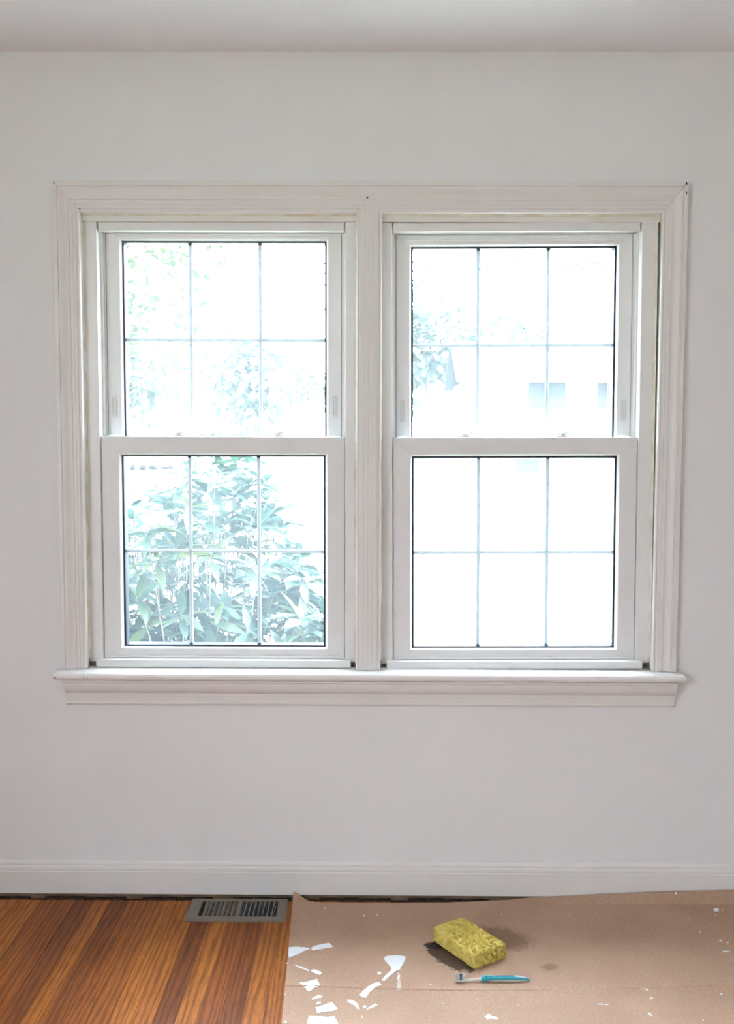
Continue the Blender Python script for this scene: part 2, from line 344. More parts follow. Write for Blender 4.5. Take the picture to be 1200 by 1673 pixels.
# baseboards
def extrude_x(profile, x0, x1, b=None):
    b = b or MB()
    return b.loft([[(x, y, z) for y, z in profile] for x in (x0, x1)])
base_prof = [(0, 0.009), (-0.0155, 0.009), (-0.0155, 0.0750), (-0.0150, 0.0765), (-0.0125, 0.0775), (-0.0135, 0.0800), (-0.0140, 0.0850), (-0.0130, 0.0895), (-0.0112, 0.0915), (-0.0085, 0.0925), (-0.0092, 0.0950), (-0.0085, 0.0985), (-0.0055, 0.1020), (-0.0015, 0.1045), (0, 0.105)]
tag(build('baseboard_front', extrude_x(base_prof, X0, X1), M['trim'], bevel=0.0006), 'white moulded baseboard under the window', 'baseboard', kind='structure')
for nm, xx, s, lb in (('baseboard_left', X0, -1, 'white moulded baseboard on the left side wall'), ('baseboard_right', X1, 1, 'white moulded baseboard on the right side wall')):
    b = MB(); b.loft([[(xx+s*py, yy, pz) for py, pz in base_prof] for yy in (YB, -0.016)])
    tag(build(nm, b, M['trim']), lb, 'baseboard', kind='structure')

# ------------------------------------------------------------------ window trim
ZS = 0.6855                                            # top of the stool at the wall
CXL0, CXL1, CXR1, CXR0 = -0.910, -0.838, 0.811, 0.880  # casing outer / inner edges
CZ0, CZ1 = 2.0815, 1.9955
prof = [(0, 0), (0, -.0165), (.01, -.0175), (.155, -.0180), (.165, -.0150), (.18, -.0152), (.26, -.0165), (.33, -.0150), (.42, -.0120), (.50, -.0108), (.57, -.0118), (.60, -.0128), (.605, -.0104),
        (.73, -.0106), (.735, -.0088), (.80, -.0090), (.855, -.0086), (.86, -.0072), (.90, -.0086), (.95, -.0088), (.985, -.0070), (1.0, -.0035), (1.0, 0)]
trim = tag(empty('trim_1', (0, 0, ZS)), 'white painted moulded casing around the double window', 'window casing', kind='structure')
TO = (0, 0, ZS)
g = 0.0004
def ring_l(t, y): return (CXL0+(CXL1-CXL0)*t, y)
b = MB(); b.loft([[(CXL0+(CXL1-CXL0)*t, y, ZS) for t, y in prof], [(CXL0+(CXL1-CXL0)*t, y, CZ0+(CZ1-CZ0)*t-g) for t, y in prof]]); build('casing', b, M['trim'], trim, off=TO)
b = MB(); b.loft([[(CXR0+(CXR1-CXR0)*t, y, ZS) for t, y in prof], [(CXR0+(CXR1-CXR0)*t, y, CZ0+(CZ1-CZ0)*t-g) for t, y in prof]]); build('casing', b, M['trim'], trim, off=TO)
b = MB(); b.loft([[(CXL0+(CXL1-CXL0)*t+g, y, CZ0+(CZ1-CZ0)*t) for t, y in prof], [(CXR0+(CXR1-CXR0)*t-g*2, y, CZ0+(CZ1-CZ0)*t) for t, y in prof]]); build('casing', b, M['trim'], trim, off=TO)
# mullion casing between the two windows
MX0, MX1 = -0.0520, 0.0198; MW = MX1-MX0
mp_ = [(0, .004), (0, -.0040), (.012, -.0075), (.04, -.0092), (.085, -.0088), (.10, -.0075), (.11, -.0092), (.15, -.0096), (.16, -.0110), (.30, -.0116), (.32, -.0111), (.34, -.0117), (.48, -.0119), (.50, -.0114), (.52, -.0119), (.66, -.0117), (.68, -.0111), (.70, -.0116), (.84, -.0110), (.85, -.0096), (.89, -.0092), (.90, -.0075), (.915, -.0088), (.96, -.0092), (.988, -.0075), (1, -.0040), (1, .004)]
b = MB(); b.loft([[(MX0+MW*t, y, ZS) for t, y in mp_], [(MX0+MW*t, y-0.0004, CZ1+0.002+min(t, 1-t)*MW*0.95) for t, y in mp_]]); build('mullion_casing', b, M['trim'], trim, off=TO)
build('mullion_post', MB().box(MX0+0.003, MX1-0.003, 0.004, WT, ZS-0.02, OZ1), M['jamb'], trim, off=TO)
# jamb boards lining the opening
for a, c in ((OX0, CXL1-0.002), (CXR1+0.002, OX1)):
    build('jamb_board', MB().box(a, c, -0.003, WT, ZS-0.02, OZ1), M['jamb'], trim, off=TO)
for a, c in ((CXL1-0.002, MX0+0.003), (MX1-0.003, CXR1+0.002)):
    build('head_jamb', MB().box(a, c, -0.003, WT, CZ1+0.002, OZ1), M['jamb'], trim, off=TO)
    build('head_stop', MB().box(a+0.0005, c-0.0005, 0.018, 0.10, 1.9765, CZ1+0.0018), M['jamb'], trim, off=TO, bevel=0.0015)
    cb = MB(); cb.loft([[(xx, 0.0178, CZ1-0.0045), (xx, 0.011, CZ1+0.0018), (xx, 0.0185, CZ1+0.0018)] for xx in (a+0.001, c-0.001)])
    build('caulk_bead', cb, M['caulk'], trim, off=TO)
# stool and apron
st = [(0.10, 0.660), (0.10, 0.6865), (0.02, 0.6862), (-0.030, 0.6832), (-0.0395, 0.6815), (-0.0445, 0.6780), (-0.0470, 0.6725), (-0.0470, 0.6665), (-0.0445, 0.6615), (-0.0400, 0.6585), (-0.030, 0.6570), (0, 0.657), (0, 0.660)]
b = MB(); b.loft([[(xx, y if abs(xx) < 0.86 or y > 0 or True else y, z) for y, z in st] for xx in (-0.838, 0.811)])
sb = build('stool', b, M['stool'], trim, off=TO, bevel=0.001)
for s, a, c in ((-1, -0.9300, -0.838), (1, 0.811, 0.9030)):
    hp = [(y, z) for y, z in st if y <= 0.0]; hp = [(0.0, 0.657), (0.0, 0.6852)] + [q for q in st if q[0] < -0.01][0:]
    hp = [(0.0, 0.6850)] + [q for q in st if q[0] < -0.01] + [(0.0, 0.657)]
    cz = 0.670
    rings = [[(xx, y*f if y < 0 else y, cz+(z-cz)*h) for y, z in hp] for xx, f, h in (((c, 1, 1), (a+0.010, 1, 1), (a+0.004, .97, .9), (a+0.001, .92, .72), (a, .86, .45)) if s < 0 else ((a, 1, 1), (c-0.010, 1, 1), (c-0.004, .97, .9), (c-0.001, .92, .72), (c, .86, .45)))]
    build('stool_horn', MB().loft(rings), M['stool'], trim, off=TO, bevel=0.001)
ap = [(0, 0.6568), (-0.0380, 0.6568), (-0.0385, 0.6530), (-0.0360, 0.6500), (-0.0335, 0.6490), (-0.0335, 0.6425), (-0.0300, 0.6415), (-0.0300, 0.6385), (-0.0290, 0.6330), (-0.0270, 0.6270), (-0.0235, 0.6215), (-0.0185, 0.6170), (-0.0165, 0.6155), (-0.0165, 0.6070), (-0.0145, 0.6060), (-0.0145, 0.5900), (-0.0115, 0.5890), (-0.0125, 0.5860), (-0.0120, 0.5820), (-0.0080, 0.5790), (0, 0.5785)]
build('apron', extrude_x(ap, -0.9010, 0.8785), M['trim'], trim, off=TO)
# nail holes and chips in the old paint
def disc(name, px, py, y, rx, rz, m, parent, off):
    c = on_depth(px, py, y); k = 9
    b = MB(); rr = [random.uniform(0.75, 1.15) for _ in range(k)]
    b.loft([[(c.x+math.cos(2*math.pi*i/k)*rx*rr[i], yy, c.z+math.sin(2*math.pi*i/k)*rz*rr[i]) for i in range(k)] for yy in (y-0.0003, y+0.003)])
    return build(name, b, m, parent, off=off)
for px, py, y, rx, rz in ((88, 298.5, -.0181, .0016, .0022), (87.8, 313, -.0181, .0014, .0014), (600.5, 322.5, -.0124, .0030, .0030), (1122.5, 300, -.0181, .0022, .0050), (1122.5, 315.5, -.0181, .0013, .0040), (122, 332.5, -.0108, .0012, .0012),
                          (130, 341, -.0090, .0032, .0012), (585.5, 340, -.0092, .0014, .0014), (597.5, 701.5, -.0121, .0008, .0008), (89.8, 1107.5, -.0473, .0020, .0022), (137, 1107.5, -.0473, .0026, .0009), (143, 1107.8, -.0473, .0018, .0007), (530, 812, -.0473, .0001, .0001)):
    if py == 812: continue
    disc('nail_hole', px, py, y, rx, rz, M['dark'], trim, TO)

# ------------------------------------------------------------------ windows
def frame_side(side, o, i, prof, gap=0.0003):
    """one mitred member of a rectangular frame. o, i = (x0, x1, z0, z1) outer and inner; prof = [(t, y)]"""
    ox0, ox1, oz0, oz1 = o; ix0, ix1, iz0, iz1 = i
    A = lambda t: (ox0+(ix0-ox0)*t, oz0+(iz0-oz0)*t); B = lambda t: (ox1+(ix1-ox1)*t, oz0+(iz0-oz0)*t)
    C = lambda t: (ox1+(ix1-ox1)*t, oz1+(iz1-oz1)*t); D = lambda t: (ox0+(ix0-ox0)*t, oz1+(iz1-oz1)*t)
    p, q, dx, dz = {'b': (A, B, gap, 0), 'r': (B, C, 0, gap), 't': (D, C, gap, 0), 'l': (A, D, 0, gap)}[side]
    r0, r1 = [], []
    for t, y in prof:
        a = p(t); c = q(t); r0.append((a[0]+dx, y, a[1]+dz)); r1.append((c[0]-dx, y, c[1]-dz))
    return MB().loft([r0, r1])

def window(name, cx, rot, drop, label, locks, tilts, ext):
    OFF = (0, 0.03, 0.70)
    W = empty(name, (cx, 0.03, 0.70)); W.rotation_euler = (0, rot, 0)
    tag(W, label, 'window', kind='structure')
    hx = 0.3560
    bld = lambda nm, b, m, par, **k: build(nm, b, m, par, off=OFF, **k)
    # vinyl frame lining
    fo = 0.3885
    for s in (-1, 1):
        fo = ext[0] if s < 0 else ext[1]
        xs = sorted((s*(hx+0.0012), s*fo))
        bld('frame_jamb', MB().box(xs[0], xs[1], 0.024, 0.040, 0.700, 1.9765), M['vinyl'], W, bevel=0.0012)
        xr = sorted((s*(hx+0.0012), s*(fo+0.014)))
        bld('frame_jamb', MB().box(xr[0], xr[1], 0.040, 0.150, 0.680, 1.9765), M['vinyl'], W)
        # track in front of the upper sash
        xs = sorted((s*0.3455, s*(hx+0.0012)))
        bld('track', MB().box(xs[0], xs[1], 0.0745, 0.150, 0.700, 1.953), M['vinyl'], W, bevel=0.001)
        xs = sorted((s*(hx-0.0055), s*(hx+0.0012)))
        bld('track_lip', MB().box(xs[0], xs[1], 0.060, 0.0745, 1.366, 1.953), M['vinyl'], W, bevel=0.0008)
        xs = sorted((s*0.3432, s*0.3455))
        bld('sash_gap_shade', MB().box(xs[0], xs[1], 0.088, 0.150, 0.700, 1.950), M['gap_shade'], W)  # dark strip; shade of the gap beside the sash is put into its colour
        xs = sorted((s*(fo-0.0035), s*(fo+0.006)))
        cb = MB(); x_in, x_out = s*(fo-0.0055), s*(fo-0.0003)
        cb.loft([[(x_in, 0.0238, zz), (x_out, 0.010, zz), (x_out, 0.0240, zz)] for zz in (0.712, 1.15, 1.60, 1.975)])
        bld('caulk_bead', cb, M['caulk'], W)
        xs = sorted((s*0.3755, s*(fo-0.004)))
        bld('sill_pocket_dirt_and_shade', MB().box(xs[0], xs[1], 0.020, 0.0238, 0.6875, 0.700), M['pocket_shade'], W)  # block in the end slot; dirt and the slot's shade share its dark brown
    bld('frame_head', MB().box(-hx+0.003, hx-0.003, 0.028, 0.046, 1.9525, 1.976), M['vinyl'], W, bevel=0.001)
    bld('frame_head', MB().box(-hx-0.001, hx+0.001, 0.046, 0.150, 1.9540, 1.9765), M['vinyl'], W)
    bld('frame_sill', MB().box(-0.3745, 0.3745, 0.006, 0.150, 0.6870, 0.7095), M['vinyl'], W, bevel=0.002)
    # sashes
    def sash(nm, o, i, yf, liprail, liftz, mx, mz):
        S = empty(nm, (0, 0, 0), W)
        d = 0.040
        pf = [(0, yf+0.002), (0.02, yf), (0.88, yf+0.0005), (0.93, yf+0.003), (1.0, yf+0.010), (1.0, yf+0.0135), (0.9, yf+0.0135), (0.9, yf+d), (0, yf+d)]
        for sd in 'lr': bld('stile', frame_side(sd, o, i, pf), M['vinyl'], S)
        for sd in 'tb': bld('rail', frame_side(sd, o, i, pf), M['vinyl'], S)
        xa, xb, za, zb = liftz
        bld('lift_lip', MB().loft([[(xx, yf+0.002, za), (xx, yf-0.006, za+0.001), (xx, yf-0.0065, (za+zb)/2), (xx, yf-0.004, zb-0.001), (xx, yf+0.002, zb)] for xx in (xa, xb)]), M['vinyl'], S, bevel=0.0008)
        gp = [(0, yf+0.0137), (1, yf+0.0137), (1, yf+0.052), (0, yf+0.052)]
        gi = (i[0]+0.0055, i[1]-0.0055, i[2]+0.0050, i[3]-0.0050); go = (i[0]-0.004, i[1]+0.004, i[2]-0.003, i[3]+0.004)
        for sd in 'lrtb': bld('gasket', frame_side(sd, go, gi, gp, 0), M['gasket'], S)
        yg = yf+0.024
        bld('pane', MB().box(gi[0]-0.001, gi[1]+0.001, yg, yg+0.003, gi[2]-0.001, gi[3]+0.001), M['glass'], S)
        ym = yg+0.0055
        for xx in mx:
            bld('muntin', MB().box(xx-0.0054, xx+0.0054, ym-0.002, ym+0.003, gi[2]-0.001, gi[3]+0.001), M['muntin'], S, bevel=0.0012)
            for zz in (gi[2], gi[3]):
                bld('muntin_clip', MB().loft([[(xx+math.cos(a)*rr, yy, zz+math.sin(a)*rr*0.8) for a in [2*math.pi*k/8 for k in range(8)]] for yy, rr in ((ym-0.009, 0.0035), (ym-0.0065, 0.0062), (ym+0.001, 0.0062))]), M['gasket'], S)
        segs = [gi[0]-0.001] + [v for xx in mx for v in (xx-0.0055, xx+0.0055)] + [gi[1]+0.001]
        for k in range(0, len(segs), 2):
            bld('muntin', MB().box(segs[k], segs[k+1], ym-0.002, ym+0.003, mz-0.0050, mz+0.0050), M['muntin'], S, bevel=0.0012)
        return S
    lo = sash('lower_sash', (-hx, hx, 0.7085, 1.3640), (-0.2995, 0.2995, 0.7415, 1.3100), 0.033, True, (-0.330, 0.330, 0.7105, 0.7185), (-0.1025, 0.1010), 1.0245)
    t = 1.9595-drop
    up = sash('upper_sash', (-0.3445, 0.3445, t-0.645, t+0.006), (-0.3005, 0.3005, 1.3450-drop, 1.9345-drop), 0.076, True, (-0.318, 0.318, t-0.0125, t-0.0045), (-0.1025, 0.1035), 1.6495-drop)
    # hardware on the meeting rail
    for lx in locks:
        k = empty('sash_lock', (lx, 0, 0), lo)
        bld('lock_base', MB().box(-0.030, 0.030, 0.040, 0.066, 1.3640, 1.3680), M['clear'], k, bevel=0.0015)
        bld('lock_cam', MB().tube([(0.008, 0.052, 1.3675), (0.008, 0.052, 1.3760)], [0.013, 0.011], 14), M['clear'], k, smooth=False, bevel=0.001)
        bld('lock_lever', MB().loft([[(-0.022, 0.0475, 1.3705), (-0.022, 0.0535, 1.3705), (-0.022, 0.0535, 1.3735), (-0.022, 0.0475, 1.3735)], [(0.010, 0.044, 1.3725), (0.010, 0.058, 1.3725), (0.010, 0.058, 1.3785), (0.010, 0.044, 1.3785)], [(0.026, 0.047, 1.3745), (0.026, 0.055, 1.3745), (0.026, 0.055, 1.3790), (0.026, 0.047, 1.3790)]]), M['clear'], k, bevel=0.001)
    for lx in tilts:
        bld('tilt_latch', MB().loft([[(lx-0.020, 0.040, 1.3640), (lx+0.020, 0.040, 1.3640), (lx+0.020, 0.060, 1.3640), (lx-0.020, 0.060, 1.3640)], [(lx-0.017, 0.042, 1.3665), (lx+0.017, 0.042, 1.3665), (lx+0.017, 0.058, 1.3665), (lx-0.017, 0.058, 1.3665)], [(lx-0.006, 0.045, 1.3705), (lx+0.006, 0.045, 1.3705), (lx+0.006, 0.055, 1.3705), (lx-0.006, 0.055, 1.3705)]]), M['clear'], lo)
    # vent stops on the upper sash stiles
    for s in (-1, 1):
        xx = s*0.326; z0, z1 = 1.4215-drop*0.75, 1.4840-drop*0.75
        k = empty('vent_stop', (xx, 0, 0), up)
        for q in ((-0.0062, 0.0062, z0, z0+0.009), (-0.0062, 0.0062, z1-0.009, z1), (-0.0062, -0.0042, z0+0.009, z1-0.009), (0.0042, 0.0062, z0+0.009, z1-0.009)):
            bld('bezel', MB().box(q[0], q[1], 0.0735, 0.077, q[2], q[3]), M['latch'], k, bevel=0.0006)
        bld('slider', MB().box(-0.0030, 0.0034, 0.0745, 0.077, z0+0.010, z1-0.010), M['latch'], k)
    return W
window('window_1', -0.4420, 0.0, 0.0, 'white double hung window with the leafy bush outside its lower sash', (-0.139, 0.1525), (-0.320, 0.322), (0.3978, 0.3895))
window('window_2', 0.4135, math.radians(-0.35), 0.0140, 'white double hung window with its upper sash slipped down slightly', (-0.149, 0.133), (-0.325, 0.318), (0.3925, 0.3990))

# ------------------------------------------------------------------ floor register
RX0, RX1, RY0, RY1 = -0.534, -0.248, -0.168, -0.030
reg = tag(empty('floor_register', ((RX0+RX1)/2, (RY0+RY1)/2, 0)), 'taupe metal floor register with slotted grille beside the cardboard', 'floor vent')
RO = ((RX0+RX1)/2, (RY0+RY1)/2, 0)
hx, hy = (RX1-RX0)/2, (RY1-RY0)/2
bx0, bx1, by0, by1 = -0.1065, 0.1165, -0.0445, 0.0480   # slotted field
def ring2(o, i, z0, z1):
    b = MB()
    for sd in 'lrtb': pass
    A = [(o[0], o[2]), (o[1], o[2]), (o[1], o[3]), (o[0], o[3])]; B = [(i[0], i[2]), (i[1], i[2]), (i[1], i[3]), (i[0], i[3])]
    r = 0.006; A2 = []
    for k, (x, y) in enumerate(A):
        sx, sy = (1 if x < 0 else -1), (1 if y < 0 else -1)
        A2.append((x, y, sx, sy))
    V = []; F = []
    for x, y, sx, sy in A2: V += [(x, y, 0.0003), (x, y, z0), (x+sx*0.006, y+sy*0.006, z1)]
    for x, y in B: V += [(x, y, z1), (x, y, 0.0003)]
    n0 = 12
    for k in range(4):
        j = (k+1) % 4
        F += [(k*3, j*3, j*3+1, k*3+1), (k*3+1, j*3+1, j*3+2, k*3+2), (k*3+2, j*3+2, n0+j*2, n0+k*2), (n0+k*2, n0+j*2, n0+j*2+1, n0+k*2+1)]
    b.add(V, F); return b
build('frame', ring2((-hx, hx, -hy, hy), (bx0, bx1, by0, by1), 0.0022, 0.0062), M['register'], reg, bevel=0.0015)
mid = (bx0+bx1)/2
build('divider', MB().box(mid-0.0055, mid+0.0055, by0-0.001, by1+0.001, 0.0008, 0.0060), M['register'], reg)
db = MB(); dz = -0.16
dc = [(bx0, by0), (bx1, by0), (bx1, by1), (bx0, by1)]
db.add([(x, y, 0.0002) for x, y in dc]+[(x, y, dz) for x, y in dc], [(0, 1, 5, 4), (1, 2, 6, 5), (2, 3, 7, 6), (3, 0, 4, 7), (4, 5, 6, 7)])
build('duct', db, M['duct'], reg, fix=False)
half = (bx1-bx0)/2-0.0055; pitch = half/8
lm = {}
for s in (0, 1):
    for k in range(1, 8):
        px = (bx0 if s == 0 else mid+0.0055)+pitch*k
        if s not in lm:
            w2 = 0.0052 if s == 0 else 0.0022
            o = build('louver', MB().loft([[(-0.0016, yy, 0.0056), (0.0010, yy, 0.0060), (0.0010+(w2 if s == 0 else -0.0002), yy, 0.0012), (-0.0010+(w2 if s == 0 else -0.0012), yy, 0.0011)] for yy in (by0-0.001, by1+0.001)]), M['register'], reg); lm[s] = o.data
        else: o = link('louver', lm[s], reg)
        o.location = (px, 0, 0)
build('damper_lever', MB().box(bx1-0.0085, bx1-0.0060, -0.014, 0.016, 0.0020, 0.0066), M['register'], reg, bevel=0.0008)

# ------------------------------------------------------------------ cardboard sheet
def interp(x, tab):
    if x <= tab[0][0]: return tab[0][1]
    for (a, b), (c, d) in zip(tab, tab[1:]):
        if x <= c: return b+(d-b)*(x-a)/(c-a)
    return tab[-1][1]
ss = lambda t: 0 if t < 0 else 1 if t > 1 else t*t*(3-2*t)
BACK = [(-0.24, -0.018), (-0.20, -0.036), (-0.16, -0.050), (0.05, -0.053), (0.20, -0.048), (0.36, -0.032), (0.47, -0.019), (1.8, -0.0185)]
RISE = [(0.40, 0.0), (0.47, 0.004), (0.60, 0.011), (0.75, 0.019), (0.90, 0.026), (1.05, 0.030), (1.7, 0.034)]
TH = 0.0035
def crease_y(x): return interp(x, [(-0.25, -0.5035), (0.0, -0.515), (0.25, -0.520), (0.45, -0.517), (0.85, -0.492), (1.7, -0.45)])
def top_z(x, y):
    back = interp(x, BACK)
    z = TH + 0.0008*(1+noise.noise(Vector((x*5, y*5, 0))))
    z += interp(x, RISE)*ss((y-(-0.055))/0.036)
    z += 0.018*ss(1-math.hypot((x+0.235)/0.055, (y+0.018)/0.05))
    dc = abs(y-crease_y(x))
    z += 0.0022*max(0, 1-dc/0.030)**1.5 - 0.0028*max(0, 1-dc/0.0026)
    dv = abs(x-(-0.182-0.03*(y+0.05)*-1))
    z -= 0.0008*max(0, 1-dv/0.003)
    return max(z, 0.0012)
b = MB(); xs = []; x = 0.0
ts = [i/150 for i in range(151)]
XR = 1.62
rows = []
yt = sorted(set([i/46 for i in range(47)]))
NX = 190
def left_x(y): return -0.236-0.0387*(y+0.011)
grid = []
ybase = [0, .004, .008, .013, .019, .026, .034, .044, .056, .07]
v = 0.09
while v < 0.44: ybase.append(v); v += 0.02
ycr = [-0.034, -0.026, -0.018, -0.011, -0.006, -0.0024, 0.0, 0.0024, 0.006, 0.011, 0.018, 0.026, 0.034]
yend = [0.06+0.04*i for i in range(22)]
for iy in range(len(ybase)+len(ycr)+len(yend)):
    row = []
    for ix in range(NX+1):
        u = (ix/NX)**1.25
        xg = -0.235+(XR+0.235)*u
        bk = interp(xg, BACK); cr = crease_y(xg)
        if iy < len(ybase): y = bk-ybase[iy]*((bk-(cr+0.036))/0.44)
        elif iy < len(ybase)+len(ycr): y = cr-ycr[iy-len(ybase)]
        else: y = cr-yend[iy-len(ybase)-len(ycr)]
        xx = left_x(y)+(XR-left_x(y))*u
        row.append((xx, y, top_z(xx, y)))
    grid.append(row)
NR = len(grid); vs = [p for r in grid for p in r]
vs += [(p[0], p[1], max(p[2]-0.0030, 0.0003)) for r in grid for p in r]
K = NR*(NX+1); I = lambda r, c: r*(NX+1)+c; fs = []
for r in range(NR-1):
    for c in range(NX):
        fs.append((I(r,c), I(r+1,c), I(r+1,c+1), I(r,c+1))); fs.append((K+I(r,c), K+I(r,c+1), K+I(r+1,c+1), K+I(r+1,c)))
for r in range(NR-1):
    fs.append((I(r,0), K+I(r,0), K+I(r+1,0), I(r+1,0))); fs.append((I(r,NX), I(r+1,NX), K+I(r+1,NX), K+I(r,NX)))
for c in range(NX):
    fs.append((I(0,c), I(0,c+1), K+I(0,c+1), K+I(0,c))); fs.append((I(NR-1,c), K+I(NR-1,c), K+I(NR-1,c+1), I(NR-1,c+1)))
b.add(vs, fs)
card = tag(empty('cardboard_sheet', (0, 0, 0)), 'creased brown cardboard sheet spattered with white paint on the floor', 'cardboard')
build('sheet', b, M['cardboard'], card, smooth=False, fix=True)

def patch(name, pts, m, h=0.0009, jag=0.0007, ox=440, oy=1460, k=4.615):
    """a thin film or scrap lying on the sheet: outline in crop pixels -> floor"""
    P = [on_floor(ox+px/k, oy+py/k, TH+0.001) for px, py in pts]
    out = []
    for a, c in zip(P, P[1:]+P[:1]):
        nseg = max(1, int((c-a).length/0.006))
        for i in range(nseg):
            q = a.lerp(c, i/nseg); out.append((q.x+random.uniform(-jag, jag), q.y+random.uniform(-jag, jag)))
    me = bpy.data.meshes.new(name); bm = bmesh.new()
    top = [bm.verts.new((x, y, top_z(x, y)+h)) for x, y in out]; bot = [bm.verts.new((x, y, top_z(x, y)-0.0004)) for x, y in out]
    f = bm.faces.new(top); n_ = len(out)
    for i in range(n_): bm.faces.new((top[i], bot[i], bot[(i+1) % n_], top[(i+1) % n_]))
    bmesh.ops.triangulate(bm, faces=[f]); bmesh.ops.recalc_face_normals(bm, faces=bm.faces); bm.to_mesh(me); bm.free()
    me.materials.append(m); return link(name, me, card)
for pts in ([(148,405),(200,402),(265,405),(310,418),(270,430),(230,452),(190,470),(145,485)], [(318,415),(335,398),(400,382),(455,373),(478,402),(455,408),(400,418),(330,430)],
            [(180,535),(240,552),(303,580),(300,587),(240,564)], [(320,578),(345,573),(400,596),(385,617),(350,602),(318,590)], [(320,795),(335,780),(365,770),(378,762),(385,772),(403,772),(400,785),(370,790),(345,797),(322,803)],
            [(360,819),(392,814),(390,821),(358,828)], [(355,832),(388,827),(386,833),(356,838)],
            [(865,490),(885,472),(960,466),(1020,470),(1032,482),(1020,510),(985,575),(960,580),(905,625),(870,660),(848,655),(870,625),(920,575),(925,560),(890,520)],
            [(680,765),(740,708),(800,672),(835,668),(848,690),(810,705),(760,745),(730,785),(700,780)], [(588,802),(640,808),(670,835),(685,870),(665,870),(640,842),(595,822)],
            [(705,850),(725,842),(733,858),(712,866)], [(735,868),(800,830),(818,842),(790,857),(740,876)], [(690,920),(697,917),(706,938),(698,940)], [(812,605),(830,588),(850,598),(830,612)]):
    patch('paint_smear', pts, M['paint'])
patch('paint_smear', [(685,965),(715,940),(735,958),(770,965),(795,990),(750,985),(725,978),(705,990)], M['paint'], ox=650, k=4.8)
patch('paint_haze', [(972,590),(990,615),(1000,725),(958,728),(966,650)], M['paint_thin'], h=0.0006)
for pts in ([(228,675),(270,672),(360,645),(383,690),(375,705),(340,715),(310,740),(285,735),(262,705)], [(350,862),(475,822),(517,872),(490,885),(400,895),(365,905)], [(300,922),(330,922),(440,932),(490,925),(520,975),(528,1040),(278,1040)]):
    patch('label_scrap', pts, M['paper'], h=0.0012)
def spot(px, py, rx, ry, k=3.43, ox=850, oy=1400):
    pts = [(px+math.cos(a)*rx*random.uniform(.8, 1.1), py+math.sin(a)*ry*random.uniform(.8, 1.1)) for a in [2*math.pi*i/9 for i in range(9)]]
    patch('paint_drop', pts, M['paint'], jag=0, ox=ox, oy=oy, k=k)
for q in ((1102,297,17,10),(1135,298,4,3),(1097,329,4,3),(1012,420,4,3),(1125,468,8,4),(1164,480,6,3),(1155,530,22,3),(690,742,19,4),(712,748,7,3),(738,793,8,5),(725,880,9,6),(738,888,6,4),(452,826,20,3),(485,828,14,2),(875,245,5,3),(945,352,3,2),(1063,381,3,2),(707,667,3,2),(534,909,3,2),(1130,768,5,4),(1028,915,4,3)): spot(*q)
for q in ((18,160,3,3),(418,110,8,6),(718,165,4,8),(815,160,4,4),(135,525,5,5),(123,765,8,6),(125,965,10,7)): spot(*q, k=4.615, ox=440, oy=1460)
for q in ((815,162,4,4),(627,827,6,4),(357,863,4,3),(258,715,8,3),(948,880,4,3)): spot(*q, k=4.8, ox=650, oy=1460)
# faint grey digits on one scrap
tcu = bpy.data.curves.new('digits', 'FONT'); tcu.body = '120'; tcu.size = 0.016; tcu.align_x = 'CENTER'
to = bpy.data.objects.new('digits_tmp', tcu); col.objects.link(to); bpy.context.view_layer.update()
tm = bpy.data.meshes.new_from_object(to.evaluated_get(bpy.context.evaluated_depsgraph_get())); bpy.data.objects.remove(to)
tm.materials.clear(); tm.materials.append(M['ink']); q = on_floor(440+432/4.615, 1460+876/4.615, 0.006)
o = link('printed_digits', tm, card); o.location = (q.x, q.y, top_z(q.x, q.y)+0.0014); o.rotation_euler = (0, 0, 0.06)

